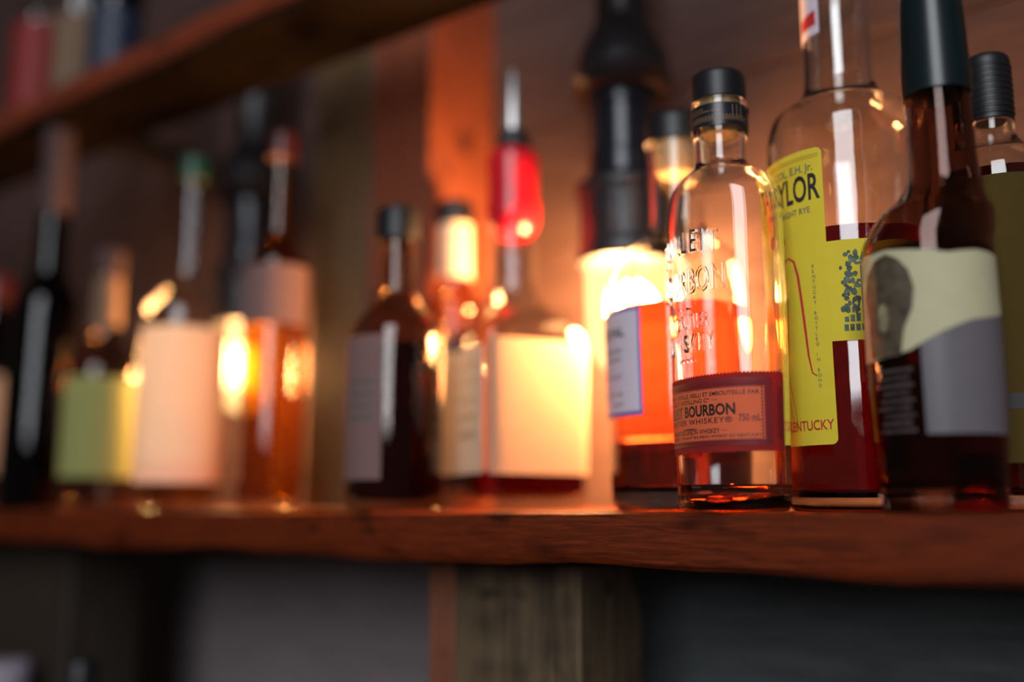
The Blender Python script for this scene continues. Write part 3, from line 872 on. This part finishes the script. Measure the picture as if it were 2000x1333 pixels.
# ================================================================== left group, beyond the timber
L3 = Bottle('orange_glowing_bottle', 'amber filled bottle lit orange, right beside the far lamp', 'bottle', 524, 0.620,
            [(988, 62), (960, 64), (540, 64), (505, 56), (480, 42), (455, 31), (420, 27), (300, 25)], seg=40, wall=.0022, bottom=.008, gmat='thin_warm')
L3.glass(); L3.fill(340, 'amber_far', grow=-.0003); g = L3.g; R0 = g.r(600, 64)
L3.ring('cap', [(302, 27), (300, 29), (262, 29), (255, 26)], 'oxblood_cap')
f = L3.wrapper(g.z(600), 0); bm = bmesh.new(); rect(bm, -R0 * 1.5, g.z(642), R0 * 1.2, g.z(528)); L3.wrap('label', bm, 'lb_pink', f, .0003, .0001)

L1 = Bottle('cream_label_bottle', 'bottle with a green cap and tall cream label glowing before the far lamp', 'bottle', 342, 0.600,
            [(988, 82), (960, 84), (640, 84), (600, 76), (575, 56), (555, 38), (530, 28), (480, 25), (345, 23)], seg=48, wall=.0022, bottom=.008, gmat='thin')
L1.glass(); g = L1.g; R0 = g.r(700, 84)
L1.ring('cap', [(347, 22), (345, 25), (310, 25), (302, 22)], 'green_cap')
f = L1.wrapper(g.z(800), 0); bm = bmesh.new(); poly(bm, rrect_pts(-R0 * 1.25, g.z(945), R0 * 1.25, g.z(650), .004)); L1.wrap('label', bm, 'lb_glowcream', f, .0003, .0001, label='tall cream label')
L1.fill(900, 'amber_far', grow=-.0003)

L0 = Bottle('green_label_bottle', 'short clear bottle with a yellow green label and pale neck label', 'bottle', 182, 0.602,
            [(988, 76), (960, 78), (745, 78), (712, 70), (690, 54), (668, 36), (645, 27), (560, 25), (530, 25)], seg=40, wall=.0022, bottom=.008, gmat='thin_warm')
L0.glass(); g = L0.g; R0 = g.r(800, 78)
L0.ring('cap', [(532, 24), (530, 28), (490, 28), (484, 25)], 'dusk')
f = L0.wrapper(g.z(800), 0); bm = bmesh.new(); rect(bm, -R0 * 1.0, g.z(935), R0 * 1.2, g.z(745)); L0.wrap('label', bm, 'lb_green', f, .0003, .0001)
bm = bmesh.new(); rr = g.r(600, 27); rect(bm, -2.5 * rr, g.z(640), 2.5 * rr, g.z(545)); L0.wrap('neck_label', bm, 'tan_paper', L0.wrapper(g.z(600), 0), .0003, .0001)

Lb = Bottle('tall_dark_bottle', 'tall dark bottle with a pinkish grey neck sleeve, left of the green label', 'bottle', 60, 0.575,
            [(988, 62), (960, 64), (620, 64), (580, 56), (550, 40), (525, 30), (480, 28), (285, 26)], seg=36, wall=.0022, bottom=.008, gmat='thin_navy')
Lb.glass(); g = Lb.g
Lb.ring('cap', [(287, 26), (285, 29), (250, 29), (244, 26)], 'dusk')
bm = bmesh.new(); rr = g.r(350, 27); rect(bm, -2.6 * rr, g.z(420), 2.6 * rr, g.z(290)); Lb.wrap('neck_sleeve', bm, 'dusk', Lb.wrapper(g.z(340), 0), .0003, .0001)
La = Bottle('far_dark_bottle', 'dark bottle with a dull red cap at the far end of the shelf', 'bottle', -48, 0.600,
            [(988, 72), (960, 74), (720, 74), (680, 62), (655, 42), (630, 30), (590, 28)], seg=36, wall=.0022, bottom=.008, gmat='thin_dark')
La.glass(); g = La.g
La.ring('cap', [(592, 29), (590, 33), (540, 33), (534, 29)], 'oxblood_cap')
bm = bmesh.new(); R0 = g.r(800, 74); rect(bm, -R0, g.z(930), R0, g.z(740)); La.wrap('label', bm, 'lb_silver', La.wrapper(g.z(800), 0), .0003, .0001)

# ---- low dark canister, invented to darken the lower part of the amber bottle
cx_, cy_ = -0.372, 0.745
cn = thing('canister', 'low dark canister added behind the amber whiskey bottle, under the lamp', 'canister', (cx_, cy_, 0))
mesh_obj('body', lathe([(0, 0), (0, .029), (.002, .031), (.046, .031), (.047, .030), (.047, 0)], 36), M['cap'], cn)
mesh_obj('lid', lathe([(.0473, 0), (.0473, .032), (.056, .032), (.058, .030), (.058, 0)], 36), M['oxblood_cap'], cn)

# ---- bottles on the upper shelf, cut by the shelf edge
UZ = 0.4905
def simple(name, label, x, y, z0, rows, gm, cap, lab=None, cat='bottle'):
    b = Bottle(name, label, cat, 0, 0, rows, z0=z0, base=Vector((x, y, 0)), scale=0.001, seg=36, wall=.0022, bottom=.007, gmat=gm)
    b.glass()
    zt = b.top; rt = b.rz(zt)[0]
    mesh_obj('cap', lathe([(zt - .012, 0), (zt - .012, rt + .0012), (zt + .018, rt + .0012), (zt + .020, rt), (zt + .020, 0)], 28), M[cap], b.root)
    if lab:
        r = b.rz(.07)[0]; bm = bmesh.new(); rect(bm, -r * 1.3, lab[1], r * 1.3, lab[2])
        b.wrap('label', bm, lab[0], b.wrapper(.07, 0), .0003, .0001)
    return b
RW = [(0, 38), (20, 38), (150, 38), (175, 32), (195, 20), (215, 14.5), (270, 14)]
def upx(px, y): 
    p = ground(px, y); return p.x, p.y
x, y = upx(-2, .60); simple('red_label_bottle', 'bottle with a bright red label high on the upper shelf', x, y, UZ, [(a, b * .8) for a, b in RW], 'thin', 'red_rubber', ('deep_red_print', .004, .14))
x, y = upx(80, .59); simple('pale_label_bottle', 'bottle with a pale tan label beside the red one on the upper shelf', x, y, UZ, [(a, b * .75) for a, b in RW], 'thin', 'lb_white', ('tan_paper', .004, .11))
x, y = upx(160, .60); simple('navy_glass_bottle', 'navy blue glass bottle nearest the timber on the upper shelf', x, y, UZ, [(a, b * .8) for a, b in RW], 'thin_navy', 'cap', ('navy_print', .004, .10))

# ---- low shelf under the main one, only bottle tops reach into view
lo = thing('back_counter', 'dark counter below the main shelf, holding two bottles', 'counter', (0, 0, -1.1))
mesh_obj('worktop', plank(XL, XR, 0.34, 0.597, 0.615, 0.645, 0.0006, 40), M['leg_dark'], lo)
for k in range(7): mesh_obj('front_panel', box_bm(XL + k * .557, XL + .55 + k * .557, 0.375, 0.395, 0.0, 0.614, 0.003), M['leg_dark'], lo, smooth=False)
for px, lab_, cap in ((182, 'bottle with a black cap showing in the dark below the shelf', 'cap'), (24, 'bottle with a pale pink cap low in the corner below the shelf', 'lb_back')):
    x, y = upx(px, .552)
    k = 1.09
    RR = [(a * k * (0.98), b) for a, b in RW]
    if cap != 'cap': RR = [(0, 38), (20, 38), (200, 38), (225, 36), (250, 32), (272, 30)]
    simple('stored_bottle', lab_, x, y, -0.4545, RR, 'thin_dark', cap, None)

# ---- small steel hook on the wall
h = ground(1690, 0.7895); hz = Gauge(h).z(250)
hk = thing('wall_hook', 'small steel hook on the wall behind the yellow label bottle', 'hook', (h.x, 0.7895, hz))
bm = bmesh.new(); bmesh.ops.create_cone(bm, cap_ends=True, segments=20, radius1=.011, radius2=.010, depth=.003)
bmesh.ops.rotate(bm, cent=(0, 0, 0), matrix=Matrix.Rotation(math.pi / 2, 3, 'X'), verts=bm.verts); bmesh.ops.translate(bm, vec=(0, -.0016, .008), verts=bm.verts)
mesh_obj('plate', bm, M['steel'], hk)
bm = bmesh.new()
pth = [(0, -.002, .006), (0, -.012, .004), (0, -.018, -.003), (0, -.017, -.010), (0, -.010, -.013)]
prev = None
for (x, y, z) in chaikin(pth, 1):
    ring = [bm.verts.new((x + .0022 * math.cos(2 * math.pi * k / 8), y + .0008 * math.sin(2 * math.pi * k / 8), z + .0022 * math.sin(2 * math.pi * k / 8))) for k in range(8)]
    if prev:
        for k in range(8): bm.faces.new((prev[k], ring[k], ring[(k + 1) % 8], prev[(k + 1) % 8]))
    else: first = ring
    prev = ring
bm.faces.new(first); bm.faces.new(list(reversed(prev)))
mesh_obj('prong', bm, M['iron'], hk)
